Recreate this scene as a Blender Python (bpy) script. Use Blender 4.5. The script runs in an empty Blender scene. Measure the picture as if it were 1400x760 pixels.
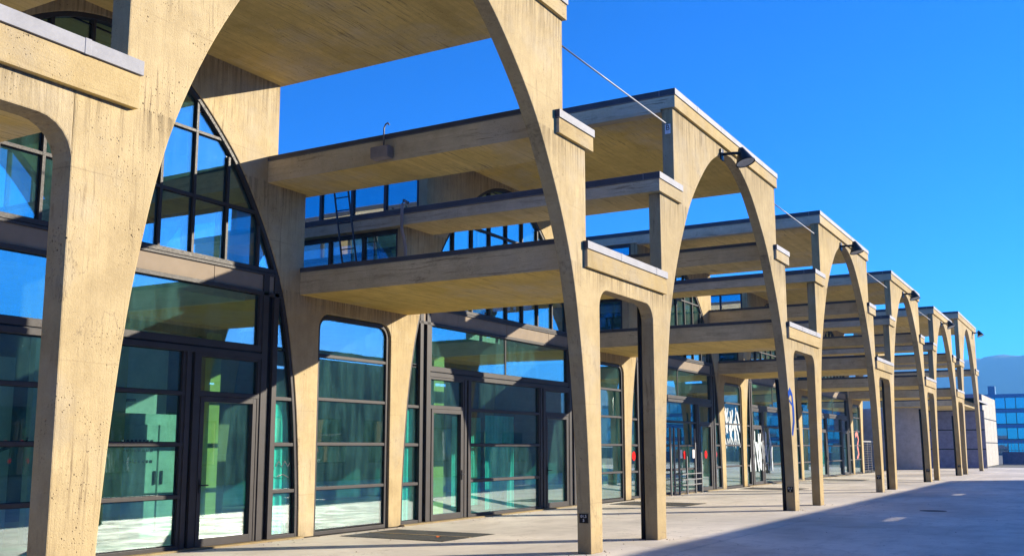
import bpy, bmesh, math, random
from mathutils import Vector, Matrix
R = math.radians
C = bpy.context.scene.collection
SC = bpy.context.scene
random.seed(7)

# ------------------------------------------------------------------ camera
YAW, PITCH, ROLL, F_PX, SHIFT = 1.0493, 0.146, -0.0012, 1383.75, 27.3
cam = bpy.data.cameras.new('camera'); camo = bpy.data.objects.new('camera', cam); C.objects.link(camo)
fw = Vector((math.sin(YAW)*math.cos(PITCH), math.cos(YAW)*math.cos(PITCH), math.sin(PITCH)))
rt = Vector((math.cos(YAW), -math.sin(YAW), 0)); up = rt.cross(fw)
rt2 = rt*math.cos(ROLL)+up*math.sin(ROLL); up2 = up*math.cos(ROLL)-rt*math.sin(ROLL)
M = Matrix((rt2, up2, -fw)).transposed().to_4x4(); M.translation = Vector((-10.043, -6.974, 1.65))
camo.matrix_world = M
cam.sensor_width = 36.0; cam.lens = 36.0*F_PX/1400.0; cam.shift_y = SHIFT/1400.0
cam.clip_start = 0.1; cam.clip_end = 20000
SC.camera = camo

# ------------------------------------------------------------------ light
SUN_D = Vector((-0.70, 0.714, -0.302)).normalized()      # direction the light travels
SUN_EL = math.asin(-SUN_D.z); SUN_AZ = math.atan2(-SUN_D.x, -SUN_D.y)   # azimuth from +Y towards +X
W = bpy.data.worlds.new('World'); SC.world = W; W.use_nodes = True
nt = W.node_tree; nt.nodes.clear()
sky = nt.nodes.new('ShaderNodeTexSky'); sky.sky_type = 'NISHITA'; sky.sun_disc = False
sky.sun_elevation = SUN_EL; sky.sun_rotation = SUN_AZ
sky.air_density = 0.6; sky.dust_density = 0.3; sky.ozone_density = 9.0
hs = nt.nodes.new('ShaderNodeHueSaturation'); hs.inputs['Saturation'].default_value = 1.42; hs.inputs['Hue'].default_value = 0.505
bg = nt.nodes.new('ShaderNodeBackground'); bg.inputs['Strength'].default_value = 0.118
wo = nt.nodes.new('ShaderNodeOutputWorld')
nt.links.new(sky.outputs[0], hs.inputs['Color']); nt.links.new(hs.outputs[0], bg.inputs[0]); nt.links.new(bg.outputs[0], wo.inputs[0])
sl = bpy.data.lights.new('sun', 'SUN'); sl.energy = 5.0; sl.angle = R(0.4); sl.color = (1.0, 0.89, 0.70)
so = bpy.data.objects.new('sun', sl); C.objects.link(so); so.rotation_euler = SUN_D.to_track_quat('-Z', 'Y').to_euler(); so.location = (40, -40, 30)
VS = SC.view_settings
SC.display_settings.display_device = 'sRGB'
VS.view_transform = 'Standard'; VS.look = 'None'; VS.exposure = 1.5; VS.gamma = 1.0; VS.use_curve_mapping = False
SC.cycles.max_bounces = 8; SC.cycles.diffuse_bounces = 4; SC.cycles.glossy_bounces = 4; SC.cycles.transparent_max_bounces = 16
SC.cycles.caustics_reflective = False; SC.cycles.caustics_refractive = False
SC.cycles.use_denoising = True

# ------------------------------------------------------------------ materials
class NT:
    def __init__(s, name):
        s.m = bpy.data.materials.new(name); s.m.use_nodes = True; s.t = s.m.node_tree; s.t.nodes.clear()
        s.out = s.n('ShaderNodeOutputMaterial')
    def n(s, t, **kw):
        x = s.t.nodes.new(t)
        for k, v in kw.items(): setattr(x, k, v)
        return x
    def l(s, a, b): s.t.links.new(a, b)
    def val(s, sock, v):
        if hasattr(v, 'is_output') or isinstance(v, bpy.types.NodeSocket): s.l(v, sock)
        else: sock.default_value = v
    def math(s, op, a, b=0.0, c=0.0, clamp=False):
        x = s.n('ShaderNodeMath', operation=op, use_clamp=clamp)
        for k, v in enumerate((a, b, c)): s.val(x.inputs[k], v)
        return x.outputs[0]
    def mix(s, f, a, b, blend='MIX'):
        x = s.n('ShaderNodeMix', data_type='RGBA', blend_type=blend)
        s.val(x.inputs['Factor'], f)
        s.val(x.inputs[6], a if not isinstance(a, tuple) else (*a, 1)); s.val(x.inputs[7], b if not isinstance(b, tuple) else (*b, 1))
        return x.outputs[2]
    def noise(s, vec, scale, detail=4, rough=0.55, out=0):
        x = s.n('ShaderNodeTexNoise'); s.val(x.inputs['Vector'], vec); s.val(x.inputs['Scale'], scale)
        x.inputs['Detail'].default_value = detail; x.inputs['Roughness'].default_value = rough
        return x.outputs[out]
    def ramp(s, f, lo, hi, a=0.0, b=1.0):
        x = s.n('ShaderNodeMapRange'); s.val(x.inputs[0], f)
        for k, v in enumerate((lo, hi, a, b)): x.inputs[k+1].default_value = v
        return x.outputs[0]
    def vmul(s, v, k):
        x = s.n('ShaderNodeVectorMath', operation='MULTIPLY'); s.l(v, x.inputs[0]); x.inputs[1].default_value = k
        return x.outputs[0]
    def coords(s):
        tc = s.n('ShaderNodeTexCoord'); oi = s.n('ShaderNodeObjectInfo')
        mul = s.n('ShaderNodeVectorMath', operation='MULTIPLY_ADD')
        cb = s.n('ShaderNodeCombineXYZ')
        for k in range(3): s.l(s.math('MULTIPLY', oi.outputs['Random'], (37.0, 53.0, 71.0)[k]), cb.inputs[k])
        ad = s.n('ShaderNodeVectorMath', operation='ADD'); s.l(tc.outputs['Object'], ad.inputs[0]); s.l(cb.outputs[0], ad.inputs[1])
        return ad.outputs[0]
    def pbr(s, col, rough=0.6, metal=0.0, bump=None, bstr=0.3, bdist=0.02, spec=0.5):
        b = s.n('ShaderNodeBsdfPrincipled'); s.val(b.inputs['Base Color'], col if not isinstance(col, tuple) else (*col, 1))
        s.val(b.inputs['Roughness'], rough); s.val(b.inputs['Metallic'], metal); b.inputs['Specular IOR Level'].default_value = spec
        if bump is not None:
            bp = s.n('ShaderNodeBump'); s.l(bump, bp.inputs['Height']); bp.inputs['Strength'].default_value = bstr; bp.inputs['Distance'].default_value = bdist
            s.l(bp.outputs[0], b.inputs['Normal'])
        s.l(b.outputs[0], s.out.inputs[0]); return s.m

def concrete(name, axis, along, light=(0.475, 0.36, 0.175), dark=(0.29, 0.21, 0.095), board=0.14, strength=1.0, runs=1.0, drips=False):
    """board-marked cast concrete: axis = across the boards, along = along them"""
    q = NT(name); v = q.coords()
    wv = q.n('ShaderNodeVectorMath', operation='ADD'); q.l(v, wv.inputs[0])
    q.l(q.vmul(q.noise(v, 1.3, 3, 0.5, out=1), (0.10, 0.10, 0.10)), wv.inputs[1]); w = wv.outputs[0]
    def stretched(across, lon, third, scale, det, rough):
        sc = [third]*3; sc[axis] = across; sc[along] = lon
        return q.noise(q.vmul(w, tuple(sc)), scale, det, rough)
    streak = stretched(9.0, 0.7, 5.0, 1.0, 6, 0.7)
    big = q.noise(w, 0.7, 6, 0.65)
    mid = q.noise(w, 3.4, 6, 0.7)
    fine = q.noise(v, 60.0, 4, 0.7)
    sep = q.n('ShaderNodeSeparateXYZ'); q.l(v, sep.inputs[0])
    t = q.math('DIVIDE', q.math('ADD', sep.outputs[axis], q.math('MULTIPLY', q.math('SUBTRACT', big, 0.5), 0.03)), board)
    fl = q.math('FLOOR', t); fr = q.math('FRACT', t)
    wn = q.n('ShaderNodeTexWhiteNoise', noise_dimensions='1D'); q.l(fl, wn.inputs['W'])
    edge = q.math('MINIMUM', fr, q.math('SUBTRACT', 1.0, fr))
    line = q.math('MULTIPLY', q.ramp(edge, 0.0, 0.05, 1.0, 0.0), q.ramp(mid, 0.42, 0.6))
    f = q.math('ADD', q.math('MULTIPLY', q.ramp(big, 0.36, 0.64), 0.45), q.math('MULTIPLY', q.ramp(mid, 0.34, 0.66), 0.33))
    f = q.math('ADD', f, q.math('MULTIPLY', q.ramp(streak, 0.36, 0.64), 0.15))
    f = q.math('ADD', f, q.math('MULTIPLY', q.math('SUBTRACT', wn.outputs[0], 0.5), 0.22*strength))
    f = q.math('ADD', f, q.math('MULTIPLY', q.math('SUBTRACT', fine, 0.5), 0.7), clamp=True)
    col = q.mix(f, dark, light)
    col = q.mix(q.ramp(q.noise(w, 1.6, 5, 0.7), 0.54, 0.74, 0.0, 0.5), col, tuple(c*0.78+0.02 for c in light[::1]))
    gr = sum(light)/3
    col = q.mix(q.ramp(q.noise(w, 0.45, 5, 0.7), 0.50, 0.70, 0.0, 0.55), col, (gr*0.98, gr*0.90, gr*0.76))
    # every pour has its own tone
    rnd = q.n('ShaderNodeObjectInfo').outputs['Random']
    r2 = q.math('FRACT', q.math('MULTIPLY', rnd, 57.3))
    col = q.mix(q.ramp(rnd, 0.0, 1.0, 0.0, 0.35), col, q.mix(f, (dark[0]*0.98, dark[0]*0.86, dark[0]*0.66), (light[0]*1.03, light[0]*0.91, light[0]*0.70)))
    vv = q.ramp(r2, 0.0, 1.0, 0.90, 1.08); cv = q.n('ShaderNodeCombineXYZ')
    for k in range(3): q.l(vv, cv.inputs[k])
    col = q.mix(1.0, col, cv.outputs[0], 'MULTIPLY')
    # dark runs of weather along the boards
    run = stretched(5.5, 0.22, 3.0, 1.0, 7, 0.75)
    col = q.mix(q.ramp(run, 0.60, 0.74, 0.0, 0.60*runs), col, (0.12, 0.085, 0.05))
    run2 = stretched(26.0, 0.9, 12.0, 1.0, 5, 0.75)
    col = q.mix(q.math('MULTIPLY', q.ramp(run2, 0.55, 0.68, 0.0, 0.75*runs), q.ramp(big, 0.42, 0.58)), col, (0.14, 0.10, 0.06))
    col = q.mix(q.math('MULTIPLY', line, 0.45*strength), col, (0.12, 0.09, 0.055))
    if drips:                                            # rain stains hanging under the caps, splash dirt at the foot
        oz = q.n('ShaderNodeSeparateXYZ'); q.l(q.n('ShaderNodeTexCoord').outputs['Object'], oz.inputs[0]); z = oz.outputs[2]
        dr = stretched(15.0, 0.5, 7.0, 1.0, 4, 0.7)
        for zt, ln in ((8.42, 1.0), (6.48, 0.7), (4.54, 0.45)):
            u = q.math('SUBTRACT', zt, z)
            mk = q.math('MULTIPLY', q.ramp(u, 0.0, ln, 1.0, 0.0), q.ramp(u, -0.02, 0.0, 0.0, 1.0))
            col = q.mix(q.math('MULTIPLY', q.math('MULTIPLY', mk, q.ramp(dr, 0.44, 0.62)), 0.62), col, (0.10, 0.075, 0.045))
        ft = q.math('MULTIPLY', q.ramp(z, 0.02, 0.30, 1.0, 0.0), q.ramp(mid, 0.36, 0.62))
        col = q.mix(q.math('MULTIPLY', ft, 0.6), col, (0.13, 0.105, 0.075))
        hz_ = q.math('ABSOLUTE', q.math('SUBTRACT', q.math('FRACT', q.math('DIVIDE', q.math('ADD', z, q.math('MULTIPLY', q.math('SUBTRACT', mid, 0.5), 0.02)), 1.55)), 0.5))
        col = q.mix(q.math('MULTIPLY', q.math('MULTIPLY', q.ramp(hz_, 0.0, 0.006, 1.0, 0.0), q.ramp(big, 0.42, 0.58)), 0.45), col, (0.14, 0.105, 0.06))
    # blow holes
    pits = None
    for sc_, lo, hi, th in ((16.0, 0.05, 0.17, 0.49), (41.0, 0.06, 0.24, 0.47)):
        vo = q.n('ShaderNodeTexVoronoi'); q.l(w, vo.inputs['Vector']); vo.inputs['Scale'].default_value = sc_
        rs = q.n('ShaderNodeSeparateColor'); q.l(vo.outputs['Color'], rs.inputs[0])
        pt = q.math('MULTIPLY', q.math('MULTIPLY', q.ramp(vo.outputs['Distance'], lo, hi, 1.0, 0.0), q.ramp(q.noise(v, 1.9, 4), th, th+0.1)), q.ramp(rs.outputs[0], 0.45, 0.55))
        pits = pt if pits is None else q.math('MAXIMUM', pits, pt)
    col = q.mix(q.math('MULTIPLY', pits, 0.9), col, (0.10, 0.07, 0.04))
    # hairline cracks
    sc3 = [1.2, 1.2, 1.2]; sc3[along] = 0.45
    ck = q.noise(q.vmul(v, tuple(sc3)), 1.4, 7, 0.6)
    crack = q.math('MULTIPLY', q.ramp(q.math('ABSOLUTE', q.math('SUBTRACT', ck, 0.5)), 0.0, 0.005, 1.0, 0.0), q.ramp(q.noise(v, 0.8, 2), 0.54, 0.6))
    col = q.mix(q.math('MULTIPLY', crack, 0.6), col, (0.13, 0.10, 0.07))
    h = q.math('SUBTRACT', q.math('ADD', q.math('MULTIPLY', mid, 0.6), q.math('MULTIPLY', fine, 0.4)), q.math('ADD', q.math('MULTIPLY', line, 0.35*strength), q.math('MULTIPLY', pits, 1.0)))
    h = q.math('ADD', q.math('ADD', h, q.math('MULTIPLY', streak, 0.4)), q.math('MULTIPLY', wn.outputs[0], 0.22*strength))
    return q.pbr(col, 0.9, 0, h, 0.75, 0.014, 0.08)

M_FRAME = concrete('concrete_vertical_boards', 0, 2, strength=0.3, drips=True)
M_SOFFIT = concrete('concrete_soffit_boards', 1, 0, light=(0.76, 0.57, 0.18), dark=(0.44, 0.32, 0.09), strength=1.1, runs=1.3)  # same concrete, colour lifted and yellowed in place of bounced light
M_EDGE = concrete('concrete_edge_boards', 2, 1, light=(0.66, 0.555, 0.37), dark=(0.36, 0.295, 0.19), strength=0.6, runs=1.3)  # same concrete, colour lightened to lift the shaded slab edges
M_BEAM = concrete('concrete_beam_boards', 2, 0, strength=0.25)

def paint(name, col, rough=0.45, metal=0.0, var=0.15, bumps=0.1, spec=0.15):
    q = NT(name); v = q.coords(); n1 = q.noise(v, 3.0, 5, 0.65); n2 = q.noise(v, 45.0, 3)
    dk = tuple(c*(1-var*1.6) for c in col); lt = tuple(min(1, c*(1+var)) for c in col)
    c = q.mix(q.ramp(n1, 0.32, 0.68), dk, lt)
    return q.pbr(c, q.ramp(n2, 0.3, 0.7, rough-0.07, rough+0.12), metal, n2, bumps, 0.003, spec)
M_COPING = paint('zinc_coping', (0.27, 0.27, 0.285), 0.6, 0.0, 0.08)
M_COPING_SHADED = paint('zinc_coping_shaded', (0.06, 0.062, 0.08), 0.55, 0.0, 0.12)  # same zinc coping, darkened to put side shade into its colour
M_BRONZE = paint('bronze_grey_window_metal', (0.042, 0.038, 0.039), 0.45, 0.0, 0.1, 0.16)
M_PANEL = paint('tan_band_panel', (0.235, 0.19, 0.145), 0.6, 0.0, 0.06, 0.1, 0.05)
M_DARKMETAL = paint('dark_clerestory_metal', (0.05, 0.05, 0.062), 0.4, 0.3)
M_BLACK = paint('black_metal', (0.012, 0.012, 0.016), 0.35, 0.2)
M_SILVER = paint('brushed_aluminium', (0.18, 0.18, 0.19), 0.5, 0.3, 0.06)
M_RUST = paint('galvanised_rod', (0.34, 0.34, 0.36), 0.5, 0.2)
M_GREYBOX = paint('grey_box_plastic', (0.24, 0.21, 0.21), 0.5)
M_CURTAIN = paint('turquoise_curtain', (0.16, 0.86, 0.80), 0.9, 0, 0.12)
M_INWALL = paint('interior_plaster', (0.66, 0.64, 0.58), 0.9, 0, 0.08)
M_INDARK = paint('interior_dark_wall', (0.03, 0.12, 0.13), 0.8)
M_SUNLIT_WALL = paint('sunlit_wall_tint', (0.60, 0.52, 0.16), 0.8, 0, 0.08)  # yellow-green stands in for sunlit concrete seen through tinted glass
M_CABINET = paint('cabinet_enamel', (0.50, 0.58, 0.50), 0.45)
M_RED = paint('red_sticker_vinyl', (0.50, 0.006, 0.006), 0.6, 0, 0.08, 0.0, 0.03)
M_WHITEPAINT = paint('white_spray_paint', (0.46, 0.52, 0.56), 0.6, 0, 0.1)
M_BLUEPAINT = paint('blue_spray_paint', (0.008, 0.055, 0.30), 0.8, 0, 0.25, 0.1, 0.03)
M_PINKPAINT = paint('red_spray_paint', (0.62, 0.16, 0.14), 0.6, 0, 0.25)
M_PLATE = paint('black_plate', (0.012, 0.012, 0.012), 0.35)
M_PRINT = paint('white_print', (0.75, 0.75, 0.75), 0.6)
M_LENS = paint('lamp_lens', (0.55, 0.56, 0.55), 0.25)
M_LILAC = paint('pale_lilac_render', (0.48, 0.47, 0.55), 0.85, 0, 0.1)
M_SLATE = paint('blue_grey_cladding', (0.19, 0.195, 0.30), 0.55, 0, 0.15)
M_PALEPANEL = paint('pale_stone_panel', (0.40, 0.375, 0.335), 0.85, 0, 0.12)
M_LEAF = paint('dead_leaf', (0.45, 0.10, 0.02), 0.7)
M_OPP = concrete('concrete_opposite', 2, 0, (0.34, 0.33, 0.32), (0.20, 0.20, 0.20))
M_TOWER = paint('far_render', (0.10, 0.24, 0.42), 0.8)

def glass(name, tint, f0, rough=0.0, dirt=0.06):
    q = NT(name); v = q.coords(); g = q.n('ShaderNodeNewGeometry')
    dp = q.n('ShaderNodeVectorMath', operation='DOT_PRODUCT'); q.l(g.outputs['Incoming'], dp.inputs[0]); q.l(g.outputs['Normal'], dp.inputs[1])
    c = q.math('ABSOLUTE', dp.outputs['Value'])
    sch = q.math('MULTIPLY_ADD', q.math('POWER', q.math('SUBTRACT', 1.0, c), 4.0), 1.0-f0, f0, clamp=True)
    wob = q.n('ShaderNodeBump'); wob.inputs['Strength'].default_value = 0.035; wob.inputs['Distance'].default_value = 0.02
    q.l(q.noise(v, 0.9, 2), wob.inputs['Height'])
    oi = q.n('ShaderNodeObjectInfo'); rv = q.n('ShaderNodeCombineXYZ')     # every pane sits a hair out of true
    for k in range(3): q.l(q.math('MULTIPLY', q.math('SUBTRACT', q.math('FRACT', q.math('MULTIPLY', oi.outputs['Random'], (17.3, 41.7, 89.1)[k])), 0.5), 0.014), rv.inputs[k])
    nn = q.n('ShaderNodeVectorMath', operation='ADD'); q.l(wob.outputs[0], nn.inputs[0]); q.l(rv.outputs[0], nn.inputs[1])
    nz = q.n('ShaderNodeVectorMath', operation='NORMALIZE'); q.l(nn.outputs[0], nz.inputs[0])
    gl = q.n('ShaderNodeBsdfGlossy'); gl.inputs['Roughness'].default_value = rough; gl.inputs['Color'].default_value = (0.92, 0.96, 1, 1); q.l(nz.outputs[0], gl.inputs['Normal'])
    tr = q.n('ShaderNodeBsdfTransparent'); tr.inputs['Color'].default_value = (*tint, 1)
    mx = q.n('ShaderNodeMixShader'); q.l(sch, mx.inputs[0]); q.l(tr.outputs[0], mx.inputs[1]); q.l(gl.outputs[0], mx.inputs[2])
    df = q.n('ShaderNodeBsdfDiffuse'); df.inputs['Color'].default_value = (0.25, 0.62, 0.60, 1)
    vo = q.n('ShaderNodeTexVoronoi'); q.l(v, vo.inputs['Vector']); vo.inputs['Scale'].default_value = 9.0
    sp = q.math('MULTIPLY', q.ramp(vo.outputs['Distance'], 0.03, 0.09, 0.5, 0.0), q.ramp(q.noise(v, 1.1, 3), 0.5, 0.66))
    dd = q.math('ADD', sp, q.ramp(q.noise(q.vmul(v, (3.0, 3.0, 0.7)), 1.4, 6, 0.7), 0.38, 0.72, dirt*0.3, dirt*1.7), clamp=True)
    m2 = q.n('ShaderNodeMixShader'); q.l(dd, m2.inputs[0]); q.l(mx.outputs[0], m2.inputs[1]); q.l(df.outputs[0], m2.inputs[2])
    q.l(m2.outputs[0], q.out.inputs[0]); return q.m
M_GASKET = M_BLACK
M_GLASS = glass('teal_glass', (0.70, 0.93, 0.885), 0.19, dirt=0.035)
M_CGLASS = glass('clerestory_glass', (0.40, 0.60, 0.66), 0.30)
M_SPAN = paint('blue_spandrel', (0.05, 0.20, 0.42), 0.35, 0.0, 0.1, 0.0, 0.4)
M_FARGLASS = glass('far_blue_glass', (0.10, 0.22, 0.42), 0.35)

def ground_mat(name, base, wet):
    q = NT(name); tc = q.n('ShaderNodeTexCoord'); v = tc.outputs['Object']
    big = q.noise(q.vmul(v, (0.5, 0.9, 1)), 0.35, 6, 0.6); mid = q.noise(v, 1.6, 6, 0.65); fine = q.noise(v, 55, 3, 0.6)
    lt = tuple(c*1.18 for c in base); dk = tuple(c*0.66 for c in base)
    c = q.mix(q.ramp(big, 0.33, 0.66), dk, lt)
    c = q.mix(q.ramp(mid, 0.50, 0.78, 0.0, 0.55), c, tuple(x*0.52 for x in base))
    c = q.mix(q.ramp(fine, 0.35, 0.7, 0.0, 0.35), c, tuple(x*0.6 for x in base))
    ck = q.noise(v, 0.33, 8, 0.62)
    crack = q.math('MULTIPLY', q.ramp(q.math('ABSOLUTE', q.math('SUBTRACT', ck, 0.5)), 0.0, 0.0035, 1.0, 0.0), q.ramp(big, 0.45, 0.55))
    c = q.mix(q.math('MULTIPLY', crack, 0.7), c, tuple(x*0.25 for x in base))
    vo = q.n('ShaderNodeTexVoronoi'); q.l(v, vo.inputs['Vector']); vo.inputs['Scale'].default_value = 2.6
    spot = q.math('MULTIPLY', q.ramp(vo.outputs['Distance'], 0.04, 0.09, 1.0, 0.0), q.ramp(mid, 0.5, 0.6))
    c = q.mix(q.math('MULTIPLY', spot, 0.7), c, tuple(x*0.25 for x in base))
    v2 = q.n('ShaderNodeTexVoronoi'); q.l(v, v2.inputs['Vector']); v2.inputs['Scale'].default_value = 7.0
    rs = q.n('ShaderNodeSeparateColor'); q.l(v2.outputs['Color'], rs.inputs[0])
    gum = q.math('MULTIPLY', q.ramp(v2.outputs['Distance'], 0.08, 0.16, 1.0, 0.0), q.ramp(rs.outputs[0], 0.78, 0.82))
    c = q.mix(q.math('MULTIPLY', gum, 0.6), c, tuple(x*0.30 for x in base))
    sw = q.noise(q.vmul(v, (0.35, 2.4, 1)), 1.0, 6, 0.7)
    c = q.mix(q.ramp(sw, 0.54, 0.74, 0.0, 0.5), c, tuple(x*0.55 for x in base))
    wp = q.noise(v, 0.22, 5, 0.65)
    c = q.mix(q.ramp(wp, 0.56, 0.66, 0.0, 0.35), c, (base[0]*0.62, base[1]*0.56, base[2]*0.47))
    h = q.math('SUBTRACT', q.math('ADD', fine, q.math('MULTIPLY', mid, 0.6)), crack)
    return q.pbr(c, q.ramp(mid, 0.3, 0.7, wet, wet+0.3), 0, h, 0.25, 0.01, 0.4)
M_PLAZA = ground_mat('plaza_concrete', (0.73, 0.66, 0.555), 0.55)
M_EARTH = ground_mat('town_ground', (0.11, 0.115, 0.11), 0.8)
M_FLOOR = ground_mat('interior_floor_concrete', (0.42, 0.41, 0.39), 0.4)
M_GRATE = paint('dark_grate', (0.03, 0.029, 0.028), 0.55, 0.4, 0.3)
def hill_mat():
    q = NT('wooded_hill'); tc = q.n('ShaderNodeTexCoord'); n = q.noise(tc.outputs['Object'], 0.02, 8, 0.7)
    return q.pbr(q.mix(q.ramp(n, 0.35, 0.65), (0.006, 0.012, 0.014), (0.016, 0.026, 0.026)), 0.95)
M_HILL = hill_mat()

# ------------------------------------------------------------------ mesh helpers
class MB:
    def __init__(s): s.v = []; s.f = []; s.mi = []
    def add(s, vs, fs, mi=0):
        o = len(s.v); s.v += [tuple(x) for x in vs]; s.f += [tuple(i+o for i in f) for f in fs]; s.mi += [mi]*len(fs)
        return s
    def box(s, x0, x1, y0, y1, z0, z1, mi=0):
        vs = [(x, y, z) for z in (z0, z1) for y in (y0, y1) for x in (x0, x1)]
        return s.add(vs, [(0, 2, 3, 1), (4, 5, 7, 6), (0, 1, 5, 4), (2, 6, 7, 3), (0, 4, 6, 2), (1, 3, 7, 5)], mi)
    def prism(s, poly, y0, y1, mi=0):
        """poly = list of (x, z), counter-clockwise seen from -Y; extruded from y0 to y1"""
        n = len(poly)
        vs = [(x, y0, z) for x, z in poly]+[(x, y1, z) for x, z in poly]
        fs = [tuple(range(n)), tuple(reversed(range(n, 2*n)))]+[(i, i+n, (i+1) % n+n, (i+1) % n) for i in range(n)]
        return s.add(vs, fs, mi)
    def tube(s, pts, r, seg=8, mi=0):
        pts = [Vector(p) for p in pts]; n = len(pts); vs = []; fs = []
        for i, p in enumerate(pts):
            d = (pts[min(i+1, n-1)]-pts[max(i-1, 0)]).normalized()
            a = Vector((0, 0, 1)) if abs(d.z) < 0.9 else Vector((1, 0, 0))
            u = d.cross(a).normalized(); w = d.cross(u)
            rr = r[i] if isinstance(r, (list, tuple)) else r
            for k in range(seg):
                t = 2*math.pi*k/seg; vs.append(p+u*rr*math.cos(t)+w*rr*math.sin(t))
        for i in range(n-1):
            for k in range(seg):
                k2 = (k+1) % seg; fs.append((i*seg+k, i*seg+k2, (i+1)*seg+k2, (i+1)*seg+k))
        fs.append(tuple(reversed(range(seg)))); fs.append(tuple(range((n-1)*seg, n*seg)))
        return s.add(vs, fs, mi)
    def mesh(s, name, mats, smooth=False, bevel=0.0):
        me = bpy.data.meshes.new(name); me.from_pydata(s.v, [], s.f)
        for m in (mats if isinstance(mats, (list, tuple)) else [mats]): me.materials.append(m)
        for p, i in zip(me.polygons, s.mi): p.material_index = i; p.use_smooth = smooth
        bm = bmesh.new(); bm.from_mesh(me); bmesh.ops.recalc_face_normals(bm, faces=bm.faces)
        if bevel:
            ed = [e for e in bm.edges if len(e.link_faces) == 2 and e.calc_face_angle(0) > 0.9]
            bmesh.ops.bevel(bm, geom=ed, offset=bevel, segments=2, profile=0.6, affect='EDGES')
        bm.to_mesh(me); bm.free(); return me

def link(name, me, parent=None, loc=(0, 0, 0), kind=None):
    o = bpy.data.objects.new(name, me); C.objects.link(o); o.location = loc
    if parent: o.parent = parent
    if kind: o['kind'] = kind
    return o
def tag(o, label, cat, group=None):
    o['label'] = label; o['category'] = cat
    if group: o['group'] = group
    return o
def empty(name, loc=(0, 0, 0)):
    o = bpy.data.objects.new(name, None); o.empty_display_size = 0.3; C.objects.link(o); o.location = loc; return o

# ------------------------------------------------------------------ dimensions
P, D, TH = 12.31, 5.976, 0.235
T, TP, MO, MP, MI, LO, LB = 3.752, 3.712, 4.686, 4.507, 3.461, 4.42, 4.99
Z1, Z1B, Z2, Z2B, Z3, Z3B = 4.932, 4.538, 6.843, 6.471, 8.792, 8.406
YC = -0.065; COP = 0.150
NB = 6                                  # glazed bays 0..5; the end frame is number 6
YR = D+8.3                              # roofs run back to here
CP = [(4.56, 0), (4.53, 1.0), (4.42, 2.3), (4.27, 3.3), (4.02, 4.35), (3.62, 5.3), (3.09, 6.2), (2.66, 6.77), (2.05, 7.37), (1.48, 7.82), (0.9, 8.12), (0.42, 8.26), (0.0, 8.31)]
def dense(cp, n=5):
    c = [(2*cp[0][0]-cp[1][0], 2*cp[0][1]-cp[1][1])]+list(cp)+[(-cp[-2][0], cp[-2][1])]
    out = []
    for i in range(1, len(c)-2):
        for k in range(n):
            t = k/n
            out.append(tuple(0.5*(2*c[i][j]+(c[i+1][j]-c[i-1][j])*t+(2*c[i-1][j]-5*c[i][j]+4*c[i+1][j]-c[i+2][j])*t*t+(3*c[i][j]-c[i-1][j]-3*c[i+1][j]+c[i+2][j])*t**3) for j in (0, 1)))
    out.append(cp[-1]); return out
ARC = dense(CP)
def arch_x(z):
    for (x0, z0), (x1, z1) in zip(ARC, ARC[1:]):
        if z0 <= z <= z1: return x0+(x1-x0)*(z-z0)/max(1e-9, z1-z0)
    return 0.0 if z > 8 else ARC[0][0]

def frame_poly(zs=1.0, top=TP, mid=MP, ztop=8.55, lintel=True):
    arc = [(x, z*zs if zs == 1 else (z if z < 2 else 2+(z-2)*zs)) for x, z in ARC]
    p = [(-LB, 0)]
    left = list(arc)                                  # left jamb, mirrored
    p += [(-x, z) for x, z in left]
    p += [(x, z) for x, z in reversed(left[:-1])]
    p += [(LB, 0)]
    if lintel:
        r = 0.32; zt = 4.235
        cx = LB+r
        p += [(cx-r*math.cos(a), zt-r+r*math.sin(a)) for a in [math.pi/2*k/6 for k in range(7)]]
        cx = P-LB-r
        p += [(cx+r*math.sin(a), zt-r+r*math.cos(a)) for a in [math.pi/2*k/6 for k in range(7)]]
        p += [(P-LB, 4.75)]
    else:
        p += [(LB, 4.75)]
    p += [(mid, 4.75), (mid, 6.65), (top, 6.65), (top, ztop), (-top, ztop), (-top, 6.65), (-mid, 6.65), (-mid, 4.75), (-LB, 4.75)]
    return p
me_frame = MB().prism(frame_poly(), 0, TH).mesh('arch_frame', M_FRAME, bevel=0.014)
me_frame_last = MB().prism(frame_poly(lintel=False), 0, TH).mesh('arch_frame', M_FRAME, bevel=0.014)

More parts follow.
